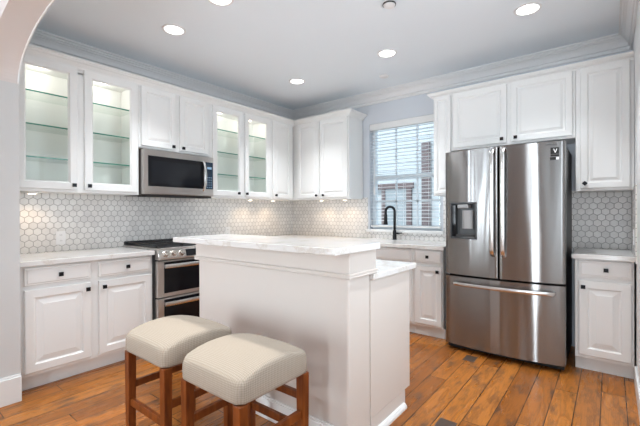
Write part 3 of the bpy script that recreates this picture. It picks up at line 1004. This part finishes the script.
tri([(3.384, 1.712), (3.390, 1.712), (3.397, 1.690), (3.404, 1.712), (3.410, 1.712), (3.400, 1.682), (3.394, 1.682)])
tri([(3.403, 1.629), (3.421, 1.629), (3.421, 1.647), (3.403, 1.647)])
m.build('sticker_marks', M_WHITE, stk)
fc = bpy.data.curves.new('wordmark', 'FONT')
fc.body = 'SAMSUNG'
fc.size = .0165
fc.extrude = .0006
fo = bpy.data.objects.new('wordmark_text', fc)
COL.objects.link(fo)
bpy.context.view_layer.update()
me = bpy.data.meshes.new_from_object(fo.evaluated_get(bpy.context.evaluated_depsgraph_get()))
bpy.data.objects.remove(fo)
wm = bpy.data.objects.new('wordmark', me)
me.materials.clear(); me.materials.append(mat('wordmark_grey', (0.10, 0.10, 0.10), .4))
COL.objects.link(wm)
wm.parent = dr
wx = 3.335
slope = math.atan2(bow(3.42) - bow(3.335), .085)
wm.matrix_local = Matrix.Translation(Vector((wx, bow(wx) - .0012, 1.740)) - fg.location) @ Matrix.Rotation(slope, 4, 'Z') @ Matrix.Rotation(PI / 2, 4, 'X')

# ------------------------------------------------------------------ faucet
fx, fyy = 1.725, -.105
fa = thing('kitchen_faucet', (fx, fyy, ZT), 'matte black gooseneck faucet standing in front of the window', 'faucet')
m = MB(); m.lathe((fx, fyy, ZT), [(.027, 0), (.027, .006), (.023, .010), (.022, .09), (.020, .105), (.015, .115)], 'z', 20); m.build('base', M_BLACK, fa, smooth='auto')
m = MB()
R = .052
pts = [(fx, fyy, ZT + .10), (fx, fyy, ZT + .22), (fx, fyy, ZT + .335)]
dirx, diry = -.92, -.39
for k in range(1, 13):
    a = PI * k / 12
    q = R * (1 - math.cos(a))
    pts.append((fx + dirx * q, fyy + diry * q, ZT + .335 + R * 1.05 * math.sin(a)))
ex, ey = pts[-1][0], pts[-1][1]
pts.append((ex, ey, ZT + .30))
m.tube(pts, .0150, 12); m.build('gooseneck', M_BLACK, fa, smooth=True)
m = MB(); m.lathe((ex, ey, ZT), [(.016, .31), (.019, .29), (.021, .22), (.026, .185), (.025, .176), (.010, .175)], 'z', 18); m.build('spray_head', M_BLACK, fa, smooth='auto')
m = MB(); m.tube([(fx + .018, fyy - .004, ZT + .075), (fx + .05, fyy - .006, ZT + .077)], .0125, 12); m.tube([(fx + .045, fyy - .006, ZT + .077), (fx + .10, fyy - .010, ZT + .083)], .007, 10, [.009, .006]); m.build('lever', M_BLACK, fa, smooth='auto')

# ------------------------------------------------------------------ stools
SX0, SX1, SY0, SY1, SB = 2.240, 2.652, -3.205, -2.790, .504
st = thing('bar_stool', ((SX0 + SX1) / 2, (SY0 + SY1) / 2, 0), 'cherry wood stool with woven beige seat, the nearer one in front of island', 'stool', None)
m = MB()
# upholstered block: superellipse rings with rounded lower edge, domed top falling towards the two sides
N = 48
cx0, cy0, hx, hy = (SX0 + SX1) / 2, (SY0 + SY1) / 2, (SX1 - SX0) / 2, (SY1 - SY0) / 2
def ringpts(f, zf, ex=13.0):
    r = []
    for k in range(N):
        a = 2 * PI * (k + .5) / N
        c, s = math.cos(a), math.sin(a)
        d = (abs(c) ** ex + abs(s) ** ex) ** (-1 / ex)
        x, y = cx0 + hx * f * d * c, cy0 + hy * f * d * s
        r.append((x, y, zf(x, y)))
    return r
def top(x, y):
    u, v = (x - cx0) / hx, (y - cy0) / hy
    return SB + .140 - .040 * abs(v) ** 2.2 - .012 * abs(u) ** 2.5
rings = [ringpts(.95, lambda x, y: SB), ringpts(.99, lambda x, y: SB + .004), ringpts(1.0, lambda x, y: SB + .014), ringpts(1.005, lambda x, y: SB + .05),
         ringpts(1.0, lambda x, y: top(x, y) - .022), ringpts(.985, lambda x, y: top(x, y) - .010), ringpts(.955, lambda x, y: top(x, y) - .003)]
for f, e in ((.90, 8), (.8, 6), (.65, 5), (.5, 4), (.33, 3), (.16, 2)):
    rings.append(ringpts(f, top, e))
m.loops(rings)
m.build('seat', M_FABRIC, st, smooth=True)
LW = .0215
legs = [(x, y) for x in (SX0 + .027, SX1 - .027) for y in (SY0 + .027, SY1 - .027)]
for x, y in legs:
    m = MB()
    m.loops([[(x + a * LW * k, y + b * LW * k, z) for a, b in ((-1, -1), (1, -1), (1, 1), (-1, 1))] for z, k in ((0, .86), (SB - .001, 1.0))])
    m.build('leg', M_CHERRY, st, bevel=.003)
xa, xb, ya, yb = SX0 + .047, SX1 - .047, SY0 + .047, SY1 - .047
for y, z in ((SY0 + .027, .235), (SY1 - .027, .245)):
    m = MB(); m.box((xa - .003, y - .010, z - .019), (xb + .003, y + .010, z + .019)); m.build('stretcher', M_CHERRY, st, bevel=.003)
for x in (SX0 + .027, SX1 - .027):
    m = MB(); m.box((x - .010, ya - .003, .300), (x + .010, yb + .003, .338)); m.build('stretcher', M_CHERRY, st, bevel=.003)
for y in (SY1 - .027,):
    m = MB(); m.box((xa - .003, y - .010, .375), (xb + .003, y + .010, .41)); m.build('stretcher', M_CHERRY, st, bevel=.003)
st['group'] = 'bar stools at the island'
s2 = copy_tree(st)
s2.location.x -= .540
s2['label'] = 'cherry wood stool with woven beige seat, the farther one nearer the range'

# ------------------------------------------------------------------ lamps
def spot(name, loc, power, col, size, blend, radius, parent):
    l = bpy.data.lights.new(name, 'SPOT')
    l.energy, l.color, l.spot_size, l.spot_blend, l.shadow_soft_size = power, col, size, blend, radius
    o = bpy.data.objects.new(name, l)
    COL.objects.link(o)
    if parent is not None:
        o.parent = parent
        o.location = Vector(loc) - parent.location
    else:
        o.location = loc
    return o
def downlight(x, y, label, power=DOWNLIGHT_W, radius=.05, cone=1.7):
    t = thing('recessed_downlight', (x, y, CZ), label, 'ceiling light', 'recessed ceiling downlights')
    m = MB(); m.lathe((x, y, CZ), [(.092, -.0005), (.092, -.006), (.082, -.010), (.074, -.008), (.072, -.0006)], 'z', 32); m.build('trim_ring', M_WHITE, t, smooth='auto')
    m = MB(); m.lathe((x, y, CZ), [(.071, -.002), (.066, -.007), (.03, -.009), (.002, -.0095)], 'z', 28, True, True); m.build('lens', M_LENS, t)
    if cone is None:                       # wide kitchen lamp: a glowing disc
        l = bpy.data.lights.new('downlight_beam', 'AREA')
        l.shape, l.size, l.energy, l.color = 'DISK', .13, power, (.93, .965, 1.0)
        o = bpy.data.objects.new('downlight_beam', l); COL.objects.link(o); o.parent = t; o.location = (0, 0, -.014)
        return t
    spot('downlight_beam', (x, y, CZ - .03), power, (.93, .965, 1.0) if cone > 1.5 else (1, .96, .90), cone, 1.0 if cone > 1.5 else .15, radius, t)
    return t
downlight(.945, -2.46, 'round recessed downlight above the microwave at upper left of the ceiling')
downlight(.936, -.945, 'round recessed downlight nearest the far corner of the ceiling')
downlight(2.085, -.965, 'round recessed downlight in the ceiling in front of the window')
downlight(3.25, -.99, 'round recessed downlight in the ceiling in front of the refrigerator')
downlight(1.60, -2.495, 'round recessed downlight cut off by the top edge, above the island')
downlight(3.25, -2.47, 'recessed downlight in the ceiling between the island and the right wall')
for x in (2.25,):
    downlight(x, -3.676, 'recessed downlight in the living room ceiling just outside the arch', ARCH_W, .0025, 0.83)

def puck(fr, u, n, label):
    p = fr((u, n, ZU))
    t = thing('puck_light', p, label, 'cabinet light', 'puck lights under the wall cabinets')
    m = MB(); m.lathe(p, [(.036, -.0005), (.036, -.010), (.030, -.013), (.027, -.0125)], 'z', 24); m.build('housing', M_WHITE, t, smooth='auto')
    m = MB(); m.lathe(p, [(.026, -.0126), (.024, -.0155), (.002, -.0165)], 'z', 20); m.build('lens', M_PUCK, t)
    spot('puck_beam', (p[0], p[1], p[2] - .03), PUCK_W, (1, .74, .50), 2.5, .7, .02, t)
def cabinet_fill_lamp(u, label):  # guessed lamps, added to brighten the glass cabinet interiors
    p = (.19, u, 2.398)
    t = thing('cabinet_fill_lamp', p, label, 'cabinet light', 'lamps added to brighten the glass cabinets')
    m = MB(); m.lathe(p, [(.034, .0), (.034, -.010), (.028, -.013), (.025, -.0125)], 'z', 24); m.build('housing', M_WHITE, t, smooth='auto')
    m = MB(); m.lathe(p, [(.024, -.0126), (.022, -.0155), (.002, -.0165)], 'z', 20); m.build('lens', M_PUCK, t)
    l = bpy.data.lights.new('cabinet_fill_glow', 'POINT')
    l.energy, l.color, l.shadow_soft_size = CABFILL_W, (1, .96, .90), .02
    o = bpy.data.objects.new('cabinet_fill_glow', l); COL.objects.link(o); o.parent = t; o.location = (0, 0, -.045)
for u, w in ((-3.16, 'left'), (-2.70, 'right')):
    cabinet_fill_lamp(u, 'small round added lamp under the top of the glass cabinet by the arch, %s door' % w)
for u, w in ((-1.45, 'left'), (-1.0, 'right')):
    cabinet_fill_lamp(u, 'small round added lamp under the top of the glass cabinet right of the microwave, %s door' % w)
puck(frA, -3.22, .17, 'warm puck light under the glass cabinet beside the arch')
puck(frA, -.98, .17, 'warm puck light under the glass cabinet right of the microwave')
puck(frA, -.58, .17, 'warm puck light under the cabinet next to the corner')
puck(frB, .68, .17, 'warm puck light under the left door of the corner cabinet by the window')
puck(frB, 1.06, .17, 'warm puck light under the right door of the corner cabinet by the window')

# ------------------------------------------------------------------ small fixtures
t = thing('smoke_detector', (2.49, -1.70, CZ), 'white round smoke detector with dark rim at the top edge', 'detector')
m = MB(); m.lathe((2.49, -1.70, CZ), [(.044, -.0005), (.044, -.012), (.040, -.022), (.030, -.027), (.004, -.028)], 'z', 28); m.build('cover', M_WHITE, t, smooth='auto')
m = MB(); m.lathe((2.49, -1.70, CZ), [(.0445, -.006), (.0475, -.008), (.0475, -.016), (.043, -.017)], 'z', 28, False, False); m.build('vent_slot', M_DKSTEEL, t)
t = thing('sprinkler_cover', (1.78, -.46, CZ), 'small white round cover plate on the ceiling near the window', 'cover plate')
m = MB(); m.lathe((1.78, -.46, CZ), [(.052, -.0005), (.052, -.008), (.047, -.012), (.005, -.013)], 'z', 28); m.build('plate', M_WHITE, t, smooth='auto')
m = MB(); m.lathe((1.78, -.46, CZ), [(.034, -.0125), (.034, -.018), (.005, -.019)], 'z', 24); m.build('cap', M_WHITE, t, smooth='auto')

def outlet(fr, u, z, n, label):
    t = thing('wall_outlet', fr((u, n, z)), label, 'outlet')
    m = MB(fr); m.box((u - .036, n, z - .058), (u + .036, n + .005, z + .058)); m.build('cover_plate', M_WHITE, t, bevel=.002)
    for dz_ in (-.024, .024):
        m = MB(fr)
        m.lathe((0, 0, 0), [(.016, 0), (.016, .0015)], 'y', 16) if False else m.box((u - .015, n + .0051, z + dz_ - .015), (u + .015, n + .0066, z + dz_ + .015))
        s = m.build('socket', M_WHITE, t)
        m = MB(fr); m.box((u - .007, n + .0067, z + dz_ - .004), (u - .005, n + .007, z + dz_ + .006)); m.box((u + .005, n + .0067, z + dz_ - .004), (u + .007, n + .007, z + dz_ + .006)); m.build('slots', M_GAP, s)
outlet(frA, -2.98, 1.02, .0085, 'white outlet on the tiles left of the range')
outlet(frA, -1.207, 1.0, .0085, 'white outlet on the tiles right of the range')
frC = lambda p: (W - p[1], p[0], p[2])
outlet(frC, -.50, 1.04, .0085, 'white outlet on the right wall tiles by the short worktop')
